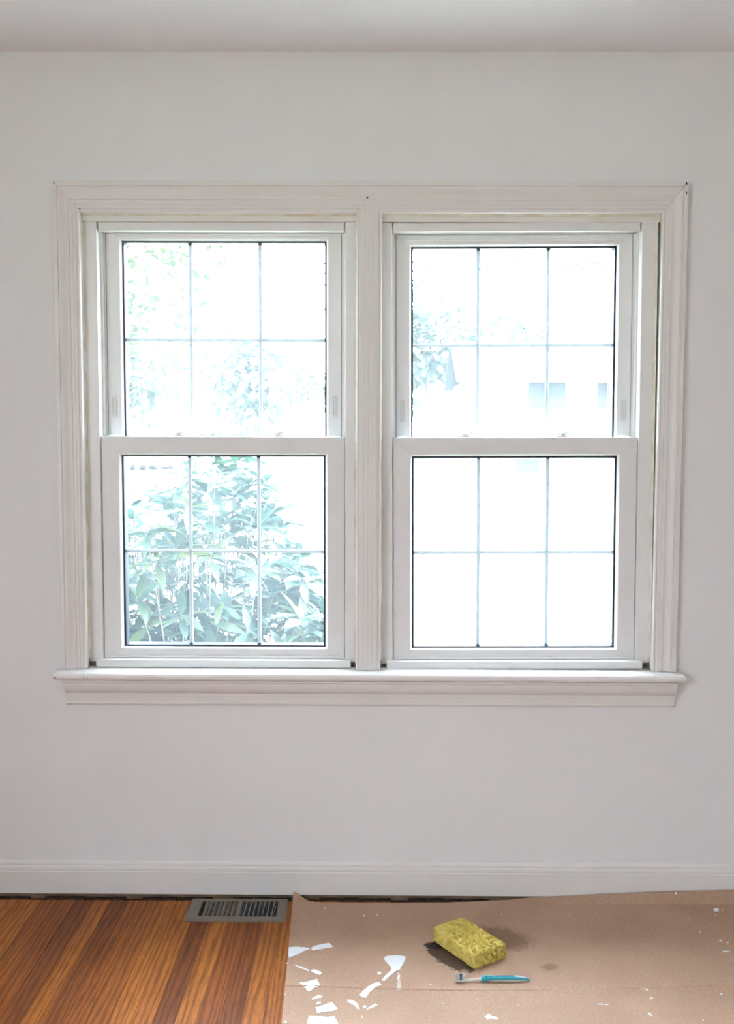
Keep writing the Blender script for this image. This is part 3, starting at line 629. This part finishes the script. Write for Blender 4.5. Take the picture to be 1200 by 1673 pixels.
# ------------------------------------------------------------------ sponge
def make_sponge():
    L_, W_, H_ = 0.178, 0.106, 0.040; st_ = 0.0016
    bm = bmesh.new(); nx, ny, nz = int(L_/st_), int(W_/st_), int(H_/st_)
    idx = {}
    def vert(i, j, k):
        key = (i, j, k)
        if key not in idx: idx[key] = bm.verts.new((-L_/2+L_*i/nx, -W_/2+W_*j/ny, H_*k/nz))
        return idx[key]
    for i in range(nx):
        for j in range(ny):
            bm.faces.new((vert(i,j,nz), vert(i+1,j,nz), vert(i+1,j+1,nz), vert(i,j+1,nz))); bm.faces.new((vert(i,j,0), vert(i,j+1,0), vert(i+1,j+1,0), vert(i+1,j,0)))
    for i in range(nx):
        for k in range(nz):
            bm.faces.new((vert(i,0,k), vert(i+1,0,k), vert(i+1,0,k+1), vert(i,0,k+1))); bm.faces.new((vert(i,ny,k), vert(i,ny,k+1), vert(i+1,ny,k+1), vert(i+1,ny,k)))
    for j in range(ny):
        for k in range(nz):
            bm.faces.new((vert(0,j,k), vert(0,j,k+1), vert(0,j+1,k+1), vert(0,j+1,k))); bm.faces.new((vert(nx,j,k), vert(nx,j+1,k), vert(nx,j+1,k+1), vert(nx,j,k+1)))
    bm.normal_update()
    rr = 0.005; rs = random.Random(3)
    # pores: random spheres cut into the surface
    cells = {}
    def put(c, r):
        key = tuple(int(math.floor(a/0.008)) for a in c); cells.setdefault(key, []).append((c, r))
    for _ in range(1150):
        f = rs.random(); r = rs.choice((0.0013, 0.0015, 0.0018, 0.0020, 0.0024, 0.0032))
        if f < 0.6: c = Vector((rs.uniform(-L_/2, L_/2), rs.uniform(-W_/2, W_/2), H_))
        elif f < 0.8: c = Vector((rs.uniform(-L_/2, L_/2), rs.choice((-W_/2, W_/2)), rs.uniform(0, H_)))
        else: c = Vector((rs.choice((-L_/2, L_/2)), rs.uniform(-W_/2, W_/2), rs.uniform(0, H_)))
        put(c, r)
    new = {}
    for v_ in bm.verts:
        p = v_.co.copy(); nrm = v_.normal
        q = p.copy()
        # round edges
        c = Vector((max(-L_/2+rr, min(L_/2-rr, p.x)), max(-W_/2+rr, min(W_/2-rr, p.y)), max(0.002, min(H_-rr, p.z))))
        d = p-c
        if d.length > 1e-6: q = c+d.normalized()*min(d.length, rr)
        q += nrm*(noise.noise(p*55)*0.0014+noise.noise(p*200)*0.0007)
        q.z += 0.0020*noise.noise(Vector((p.x*14, p.y*14, 2)))*(p.z/H_)
        dep = 0; kx = [int(math.floor(a/0.008)) for a in p]
        for ax in (-1, 0, 1):
            for ay in (-1, 0, 1):
                for az in (-1, 0, 1):
                    for cc, r in cells.get((kx[0]+ax, kx[1]+ay, kx[2]+az), ()):
                        dd = (p-cc).length
                        if dd < r*1.25: dep = max(dep, r*3.6*(1-(dd/(r*1.25))**2))
        new[v_] = q-nrm*dep
    for v_, q in new.items(): v_.co = (q.x, q.y, max(q.z, 0.0002))
    me = bpy.data.meshes.new('sponge'); bm.to_mesh(me); bm.free(); return me
sme = make_sponge()
M['sponge'] = mat('yellow_sponge', (0.56, 0.42, 0.075), 0.85, 0, 30, 0.6, 700, c2=(0.72, 0.59, 0.17), lo=0.3, hi=0.7)
sme.materials.append(M['sponge'])
Lp, Fp, Rp = on_floor(709, 1541), on_floor(778, 1589), on_floor(825.6, 1567.5)
so = link('sponge', sme); cen = (Lp+Rp)/2; dv = (Fp-Lp)
so.location = (cen.x, cen.y, TH+0.0022); so.rotation_euler = (0, 0, math.atan2(dv.y, dv.x))
tag(so, 'thick yellow porous sponge lying on the damp cardboard', 'sponge')

# ------------------------------------------------------------------ toothbrush
M['teal'] = mat('teal_rubber', (0.02, 0.36, 0.42), 0.4, 0.05, 30)
M['navy'] = mat('navy_inlay', (0.015, 0.07, 0.20), 0.4, 0.05, 30)
M['grey_rubber'] = mat('grey_blue_rubber', (0.36, 0.44, 0.54), 0.5, 0.05, 30)
M['bristle'] = mat('white_bristle', (0.72, 0.72, 0.74), 0.6, 0.05, 200)
M['bristle_dark'] = mat('dark_bristle', (0.10, 0.11, 0.14), 0.6, 0.05, 200)
def clear_plastic():
    m, nt, p, N, L = nodes('clear_plastic')
    nz = N.new('ShaderNodeTexNoise'); nz.inputs['Scale'].default_value = 40
    rp = N.new('ShaderNodeValToRGB'); rp.color_ramp.elements[0].color = (0.92, 0.90, 0.89, 1); rp.color_ramp.elements[1].color = (0.98, 0.97, 0.96, 1)
    L.new(nz.outputs['Fac'], rp.inputs['Fac']); L.new(rp.outputs['Color'], p.inputs['Base Color'])
    p.inputs['Transmission Weight'].default_value = 0.45; p.inputs['Roughness'].default_value = 0.12; p.inputs['IOR'].default_value = 1.3
    return m
M['clear_plastic'] = clear_plastic()
t0 = on_floor(744, 1604, TH+0.001); t1 = on_floor(866, 1603, TH+0.001); TL = (t1-t0).length
tb = tag(empty('toothbrush', (t0.x, t0.y, TH+0.0016)), 'teal handled toothbrush with upturned white bristles lying beside the sponge', 'toothbrush')
tb.rotation_euler = (0, 0, math.atan2((t1-t0).y, (t1-t0).x))
def strip(pts, n=12):
    """rounded bar: pts = (x, z_bottom, z_top, half_width)"""
    rings = []
    for x, za, zb, hw in pts:
        c = (za+zb)/2; h = (zb-za)/2
        rings.append([(x, math.copysign(abs(math.cos(a))**0.7, math.cos(a))*hw, c+math.copysign(abs(math.sin(a))**0.7, math.sin(a))*h) for a in [2*math.pi*k/n for k in range(n)]])
    return MB().loft(rings)
build('head', strip([(0.0005, 0.002, 0.003, 0.001), (0.002, 0.0008, 0.0045, 0.0045), (0.008, 0.0002, 0.0050, 0.0062), (0.020, 0.0002, 0.0052, 0.0062), (0.026, 0.0006, 0.0056, 0.0045), (0.030, 0.001, 0.0060, 0.0026)]), M['clear_plastic'], tb, smooth=True)
build('neck', strip([(0.0298, 0.001, 0.0060, 0.0026), (0.045, 0.0022, 0.0075, 0.0025), (0.060, 0.0030, 0.0095, 0.0034), (0.070, 0.0020, 0.0110, 0.0048), (0.090, 0.0012, 0.0052, 0.0050), (0.130, 0.0006, 0.0040, 0.0050), (0.165, 0.0006, 0.0040, 0.0050), (0.182, 0.0010, 0.0045, 0.0040)]), M['clear_plastic'], tb, smooth=True)
gr = build('grip', strip([(0.0655, 0.0015, 0.0100, 0.0035), (0.0670, 0.0008, 0.0135, 0.0056), (0.073, 0.0006, 0.0150, 0.0064), (0.083, 0.0035, 0.0142, 0.0062), (0.100, 0.0055, 0.0135, 0.0056), (0.125, 0.0060, 0.0138, 0.0058), (0.150, 0.0058, 0.0130, 0.0056), (0.168, 0.0048, 0.0108, 0.0050), (TL-0.004, 0.0016, 0.0070, 0.0040), (TL, 0.002, 0.0045, 0.0016)]), M['teal'], tb, smooth=True)
build('inlay', strip([(0.095, 0.0105, 0.0140, 0.0010), (0.102, 0.0105, 0.0141, 0.0030), (0.125, 0.0108, 0.0144, 0.0032), (0.146, 0.0105, 0.0138, 0.0026), (0.150, 0.010, 0.0131, 0.0008)]), M['navy'], gr, smooth=True)
build('end_pad', strip([(0.150, 0.0085, 0.0133, 0.0030), (0.156, 0.0080, 0.0134, 0.0044), (0.168, 0.0060, 0.0114, 0.0044), (0.178, 0.0040, 0.0088, 0.0034), (0.181, 0.004, 0.0074, 0.0012)]), M['grey_rubber'], gr, smooth=True)
b = MB(); b.tube([(0.0775, -0.0034, 0.0132), (0.0775, -0.0036, 0.0152)], 0.0017, 12)
for k in range(6): b.tube([(0.0815+k*0.0021, -0.0030, 0.0125), (0.0815+k*0.0021+0.0006, -0.0033, 0.0146)], 0.0007, 6)
build('printed_mark', b, M['navy'], gr)
bw, bd = MB(), MB(); rb = random.Random(8)
for i in range(9):
    for j in range(4):
        x = 0.0035+i*0.0024; y = (-1.5+j)*0.0028
        dark_ = i in (4, 5); h = 0.0175+0.002*math.sin(i*1.3)+0.0015*abs(i-4)/4
        for q in range(5):
            dx, dy = rb.uniform(-0.0006, 0.0006), rb.uniform(-0.0007, 0.0007); lean = (i-4)*0.0005+rb.uniform(-0.0010, 0.0010)
            (bd if dark_ else bw).tube([(x+dx, y+dy, 0.0045), (x+dx+lean, y+dy*1.6+rb.uniform(-.0008, .0008), h+rb.uniform(-.001, .0008))], 0.00040, 4)
tag(build('bristles', bw, M['bristle'], tb), kind='stuff'); tag(build('indicator_bristles', bd, M['bristle_dark'], tb), 'dark band of bristles', kind='stuff')

# ------------------------------------------------------------------ outdoors
GZ = -0.50
def ground(name, x0, x1, y0, y1, z, m, label, cat):
    return tag(build(name, MB().box(x0, x1, y0, y1, z-0.1, z), M[m]), label, cat, kind='structure')
ground('lawn', -60, 60, WT, 19.6, GZ, 'grass', 'front lawn between the house and the street', 'lawn')
ground('kerb', -60, 60, 19.6, 20.0, GZ+0.05, 'concrete', 'concrete kerb along the near side of the street', 'kerb')
ground('street', -60, 60, 20.0, 28.6, GZ-0.05, 'road', 'grey asphalt street', 'street')
ground('kerb', -60, 60, 28.6, 29.0, GZ+0.05, 'concrete', 'concrete kerb along the far side of the street', 'kerb')
ground('lawn', -60, 60, 29.0, 120, GZ, 'grass', 'lawn beyond the street around the pale house', 'lawn')
ground('lawn', -60, 60, -60, YB-0.15, GZ, 'grass', 'lawn behind the room', 'lawn')
ground('lawn', -60, X0-0.12, YB-0.15, WT, GZ, 'grass', 'lawn beside the room', 'lawn')
ground('driveway', 2.4, 5.6, 29.0, 40, GZ+0.02, 'concrete', 'pale concrete driveway leading to the far house', 'driveway')

def leaf_mesh(name, L_, W_, curl, fold, m):
    st_ = [(0, 0.02), (0.18, 0.55), (0.42, 1.0), (0.68, 0.86), (0.88, 0.42), (1.0, 0.02)]
    V = []; F = []
    for t, wd in st_:
        z = -curl*L_*t*t; hw = W_/2*wd
        V += [(L_*t, -hw, z+fold*hw), (L_*t, 0, z), (L_*t, hw, z+fold*hw)]
    for k in range(len(st_)-1):
        a = k*3; F += [(a, a+3, a+4, a+1), (a+1, a+4, a+5, a+2)]
    me = bpy.data.meshes.new(name); me.from_pydata(V, [], F); me.materials.append(m)
    me.polygons.foreach_set('use_smooth', [True]*len(F)); return me
def place_leaves(root, meshes, leaves, cap, name='leaf', stuff='foliage'):
    """leaves = [(location, rotation matrix 3x3, scale, weight)]: the heaviest become parts, the rest one mesh"""
    leaves.sort(key=lambda q: -q[3])
    for k, (p, R, s, _) in enumerate(leaves[:cap]):
        o = link(name, meshes[k % len(meshes)], root)
        o.matrix_local = Matrix.Translation(p) @ R.to_4x4() @ Matrix.Scale(s, 4)
    if leaves[cap:]:
        b = MB()
        for k, (p, R, s, _) in enumerate(leaves[cap:]):
            me = meshes[k % len(meshes)]
            b.add([R @ (v_.co*s)+p for v_ in me.vertices], [tuple(f.vertices) for f in me.polygons])
        tag(build(stuff, b, meshes[0].materials[0], root, smooth=True, fix=False), kind='stuff')
def frame_of(d, roll=0):
    d = d.normalized(); up = Vector((0, 0, 1)); s = up.cross(d)
    if s.length < 0.05: s = Vector((1, 0, 0))
    s.normalize(); u = d.cross(s)
    R = Matrix((d, s, u)).transposed(); return R @ Matrix.Rotation(roll, 3, 'X')

# bush with whorls of long leaves under the window
rb = random.Random(21)
bush = tag(empty('rhododendron_bush', (-0.75, 1.25, GZ)), 'leafy green bush with long pointed leaves outside the lower sash', 'bush')
BO = Vector((-0.75, 1.25, GZ)); lv = []; sm = MB()
lm_ = [leaf_mesh('leaf', 0.140, 0.042, 0.18, 0.25, M['leaf']), leaf_mesh('leaf', 0.125, 0.038, 0.30, 0.35, M['leaf']), leaf_mesh('leaf', 0.150, 0.045, 0.08, 0.2, M['leaf'])]
def bush_top(x, y):
    # outline seen through the window: high around x = -0.75, falling to the right
    return interp(x, [(-1.6, 1.02), (-1.15, 1.12), (-0.90, 1.16), (-0.72, 1.34), (-0.56, 1.32), (-0.42, 1.12), (-0.30, 0.95), (-0.15, 0.72), (0.05, 0.40)])-0.22*abs(y-1.2)
tips = []
for _ in range(620):
    x = rb.uniform(-1.55, 0.0); y = rb.uniform(0.70, 1.75); zt = bush_top(x, y); z = zt-(rb.random()**1.25)*(zt-0.1)
    tips.append(Vector((x, y, z)))
for k in range(9): tips.append(Vector((rb.uniform(-0.95, -0.45), rb.uniform(1.0, 1.4), 0))); tips[-1].z = bush_top(tips[-1].x, tips[-1].y)+rb.uniform(-0.02, 0.12)
for t_ in tips:
    base = Vector((-0.75+(t_.x+0.75)*0.22, 1.25+(t_.y-1.25)*0.22, GZ+0.02)); midp = base.lerp(t_, 0.6)+Vector((rb.uniform(-.06, .06), rb.uniform(-.06, .06), 0.05))
    if rb.random() < 0.12: sm.tube([base-BO, midp-BO, t_-BO], [0.006, 0.004, 0.002], 5)
    else: sm.tube([t_.lerp(midp, 0.5)-BO, t_-BO], [0.003, 0.002], 5)
    out = (t_-midp).normalized(); a0 = rb.uniform(0, 6.28); nl = rb.choice((7, 8, 9, 10))
    u = out.orthogonal().normalized(); v2 = out.cross(u)
    for q in range(nl):
        a = a0+q*2.4; lift = rb.uniform(-0.25, 0.75)*(1 if q < nl-2 else 1.6)
        d = (u*math.cos(a)+v2*math.sin(a)+out*lift); s = rb.uniform(0.65, 1.05)
        p = t_-out*0.012*q/nl*3
        vis = (1.9-p.y)*0.8+(0.5 if p.z > 0.45 else -0.5)+rb.random()*0.2 + (0.3 if -1.1 < p.x < -0.2 else -0.6)
        lv.append((p-BO, frame_of(d, rb.uniform(-.5, .5)), s, vis))
build('stems', sm, M['bark'], bush, smooth=True)
place_leaves(bush, lm_, lv, 300)

# tree whose leafy branches hang into the upper sash
rt = random.Random(4)
TO_ = Vector((-2.55, 3.9, GZ))
tree = tag(empty('garden_tree', TO_), 'garden tree with sunlit leafy branches outside the upper sash', 'tree')
tm_ = [leaf_mesh('leaf', 0.080, 0.040, 0.2, 0.2, M['tree_leaf']), leaf_mesh('leaf', 0.070, 0.038, 0.35, 0.3, M['tree_leaf'])]
tr = MB(); tr.tube([(0, 0, 0), (0.05, 0, 0.9), (-0.05, 0.05, 1.9), (0.05, 0, 3.0), (0, 0.1, 4.2)], [0.10, 0.085, 0.07, 0.05, 0.02], 10); build('trunk', tr, M['bark'], tree, smooth=True)
lv = []
def branch(a, c, spread, nleaf):
    br = MB(); n_ = 6; P = []
    for i in range(n_+1):
        t_ = i/n_; P.append(Vector(a).lerp(Vector(c), t_)+Vector((0, 0, 0.25*math.sin(t_*2.4)))+Vector((rt.uniform(-.04, .04), rt.uniform(-.04, .04), rt.uniform(-.03, .03))))
    br.tube([p-TO_ for p in P], [0.022*(1-0.8*i/n_) for i in range(n_+1)], 6); build('branch', br, M['bark'], tree, smooth=True)
    for _ in range(nleaf):
        t_ = rt.uniform(0.25, 1.0); k = min(int(t_*n_), n_-1); p = P[k].lerp(P[k+1], t_*n_-k)
        p = p+Vector((rt.gauss(0, spread), rt.gauss(0, spread), rt.gauss(-0.03, spread)))
        d = Vector((rt.gauss(0, 1), rt.gauss(0, 1), rt.uniform(-0.8, 0.3)))
        vis = 1 if (-1.95 < p.x < -0.5 and 1.3 < p.z < 2.9) else 0
        lv.append((p-TO_, frame_of(d, rt.uniform(-1, 1)), rt.uniform(0.7, 1.15), vis+rt.random()*0.1))
for a, c, s, nn in (((-2.5, 3.9, 1.5), (-1.45, 3.4, 1.95), 0.13, 170), ((-2.5, 3.9, 1.8), (-1.10, 3.5, 2.05), 0.13, 260), ((-2.55, 3.9, 2.0), (-1.15, 3.3, 2.35), 0.15, 300), ((-2.5, 3.9, 2.3), (-1.25, 3.6, 2.60), 0.16, 320), ((-2.5, 4.0, 2.6), (-1.20, 3.5, 2.95), 0.17, 320),
                    ((-2.5, 4, 2.8), (-1.5, 3.9, 3.5), 0.2, 120), ((-2.5, 4, 2.2), (-3.8, 4.2, 2.9), 0.2, 120), ((-2.5, 4, 2.5), (-2.9, 4.9, 3.3), 0.2, 120), ((-2.5, 4, 3.0), (-3.0, 3.6, 4.0), 0.2, 120), ((-2.5, 4, 3.3), (-2.2, 4.2, 4.4), 0.2, 120)):
    branch(a, c, s, nn)
place_leaves(tree, tm_, lv, 290)

# trees further away
def far_tree(loc, h, cr, cz, label, n_, leaf=0.3, seed=1):
    r = random.Random(seed); T = tag(empty('street_tree', loc), label, 'tree')
    b = MB(); b.tube([(0, 0, 0), (0.04*h, 0, h*0.35), (0, 0.02*h, h*0.7)], [0.035*h**0.7, 0.026*h**0.7, 0.01*h**0.7], 8); build('trunk', b, M['bark'], T, smooth=True)
    me = leaf_mesh('leaf', leaf, leaf*0.55, 0.2, 0.2, M['far_leaf']); L_ = []
    lobes = [(Vector((r.uniform(-.55, .55)*cr, r.uniform(-.55, .55)*cr, cz+r.uniform(-.45, .5)*cr)), cr*r.uniform(.4, .62)) for _ in range(9)]
    for _ in range(n_):
        c, rr = r.choice(lobes); d = Vector((r.gauss(0, 1), r.gauss(0, 1), r.gauss(0, 1))).normalized()
        L_.append((c+d*rr*r.uniform(.75, 1.05), frame_of(d+Vector((0, 0, -.4)), r.uniform(-1, 1)), r.uniform(.7, 1.2), 0))
    place_leaves(T, [me], L_, 0)
p = on_depth(500, 630, 31.0); far_tree((p.x-0.25, 31.0, GZ), 4.6, 1.05, p.z-GZ, 'small round young tree by the far kerb', 500, 0.26, 2)
p = on_depth(405, 600, 46); far_tree((p.x, 46, GZ), 7, 2.6, 4.4, 'broad tree beyond the street left of the pale house', 1200, 0.5, 3)
p = on_depth(690, 500, 53); far_tree((p.x, 53, GZ), 10, 4.0, 6.6, 'tall tree rising behind the pale house roof', 1800, 0.6, 4)
p = on_depth(850, 480, 66); far_tree((p.x, 66, GZ), 11, 4.2, 7.4, 'tallest tree standing behind the pale house', 1800, 0.6, 5)
p = on_depth(200, 600, 50); far_tree((p.x, 50, GZ), 9, 3.6, 5.4, 'wide tree far beyond the street behind the garden tree', 1400, 0.6, 6)

# house across the street
hx0 = on_depth(760, 640, 40).x; hx1 = hx0+11
HO = ((hx0+hx1)/2, 43.0, GZ); house = tag(empty('pale_house', HO), 'pale sided house with grey roof across the street', 'house')
wz = 4.3; hw = 5.5
build('wall', MB().box(-hw, hw, -3, 3.5, 0, wz), M['siding'], house)
for k in range(14): build('siding_board', MB().add([(-hw, -3.03, 0.3+k*0.28), (hw, -3.03, 0.3+k*0.28), (hw, -3.0, 0.58+k*0.28), (-hw, -3.0, 0.58+k*0.28), (-hw, -3.0, 0.3+k*0.28), (hw, -3.0, 0.3+k*0.28)], [(0,1,2,3), (0,4,5,1), (0,3,4), (1,5,2)]), M['siding'], house)
rf = MB(); rf.loft([[(xx, -3.5, wz-0.1), (xx, 0.25, wz+1.9), (xx, 4.0, wz-0.1), (xx, 0.25, wz+1.75)] for xx in (-hw-0.4, hw+0.4)]); build('roof', rf, M['roofing'], house)
gb = MB(); gb.loft([[(xa, -3.3, za), (0, -3.3, zb), (xb, -3.3, za)] if False else [(-1.8, yy, wz-0.1), (0, yy, wz+1.3), (1.8, yy, wz-0.1)] for xa, xb, za, zb, yy in ((0,0,0,0,-3.35), (0,0,0,0,-0.8))]); g_ = build('gable', gb, M['siding'], house); g_.location = (1.2, 0, 0)
for a, c in ((862, 925), (975, 1010)):
    wa = on_depth(a, 646, 40).x-HO[0]; wb = on_depth(c, 646, 40).x-HO[0]; z0 = on_depth(900, 668, 40).z-GZ; z1 = on_depth(900, 625, 40).z-GZ
    f = build('window', MB().box(wa-0.1, wb+0.1, -3.09, -3.0, z0-0.1, z1+0.1), M['siding'], house)
    for q in range(2): build('pane', MB().box(wa+(wb-wa)*q/2+0.03, wa+(wb-wa)*(q+1)/2-0.03, -3.11, -3.08, z0, z1), M['house_glass'], f)
dr = build('door', MB().box(-3.3, -2.3, -3.06, -3.0, 0.4, 2.6), M['roofing'], house); build('door_knob', MB().tube([(-2.4, -3.12, 1.5), (-2.4, -3.05, 1.5)], 0.04, 8), M['stone'], dr)

# overhead cables between two poles along the street
cables = []
for k, (ya, yb, r, lb) in enumerate(((505, 489, 0.032, 'thickest and lowest overhead cable along the street'), (467, 441, 0.022, 'thin overhead cable just above the thick one'), (446, 432, 0.022, 'thin overhead cable second from the top'), (428, 420, 0.022, 'topmost thin overhead cable above the street'))):
    yy = 19.0-0.12*k; A = on_depth(430, ya, yy); B = on_depth(900, yb, yy); sl = (B.z-A.z)/(B.x-A.x)
    zf = lambda xx, A=A, sl=sl: A.z+sl*(xx-A.x)+0.003*((xx-0.5)**2)-0.06
    cables.append((yy, zf, r, lb))
for xx, lb in ((-13.5, 'wooden utility pole at the garden tree end of the cables'), (14.5, 'wooden utility pole at the pale house end of the cables')):
    P_ = tag(empty('utility_pole', (xx, 19.4, GZ)), lb, 'utility pole', 'utility poles')
    build('post', MB().tube([(0, 0, 0), (0, 0, 8.2)], [0.15, 0.11], 12), M['pole'], P_, smooth=True)
    for yy, zf, r, _ in cables:
        build('bracket', MB().tube([(0, -0.08, zf(xx)-GZ-0.06), (0, yy-19.4, zf(xx)-GZ-0.06)], 0.025, 8), M['stone'], P_)
        build('insulator', MB().tube([(0, yy-19.4, zf(xx)-GZ-0.05), (0, yy-19.4, zf(xx)-GZ-0.02), (0, yy-19.4, zf(xx)-GZ)], [0.05, 0.06, 0.03], 8), M['stone'], P_)
for yy, zf, r, lb in cables:
    b = MB(); b.tube([(xx, yy, zf(xx)) for xx in [-13.5+i*2 for i in range(15)]], r, 6)
    tag(build('overhead_cable', b, M['cable'], smooth=True), lb, 'cable')

# stones edging the flower bed
re_ = random.Random(9)
for k, (a, bb, py) in enumerate(((212, 222, 762), (228, 240, 762), (243, 258, 761), (262, 284, 760), (352, 372, 768), (376, 402, 768))):
    A = on_floor(a, py+6, GZ); B = on_floor(bb, py+6, GZ); rr = (B.x-A.x)/2
    bm = bmesh.new(); bmesh.ops.create_icosphere(bm, subdivisions=2, radius=1)
    for v_ in bm.verts: v_.co = v_.co*(1+0.25*noise.noise(v_.co*1.7+Vector((k*5, 0, 0)))); v_.co = Vector((v_.co.x*rr, v_.co.y*rr*0.8, v_.co.z*0.22))
    me = bpy.data.meshes.new('kerb_stone'); bm.to_mesh(me); bm.free(); me.materials.append(M['stone'])
    o = link('kerb_stone', me); o.location = ((A.x+B.x)/2, A.y, GZ+0.12); tag(o, 'low grey boulder in the row across the street', 'stone', 'boulders across the street')
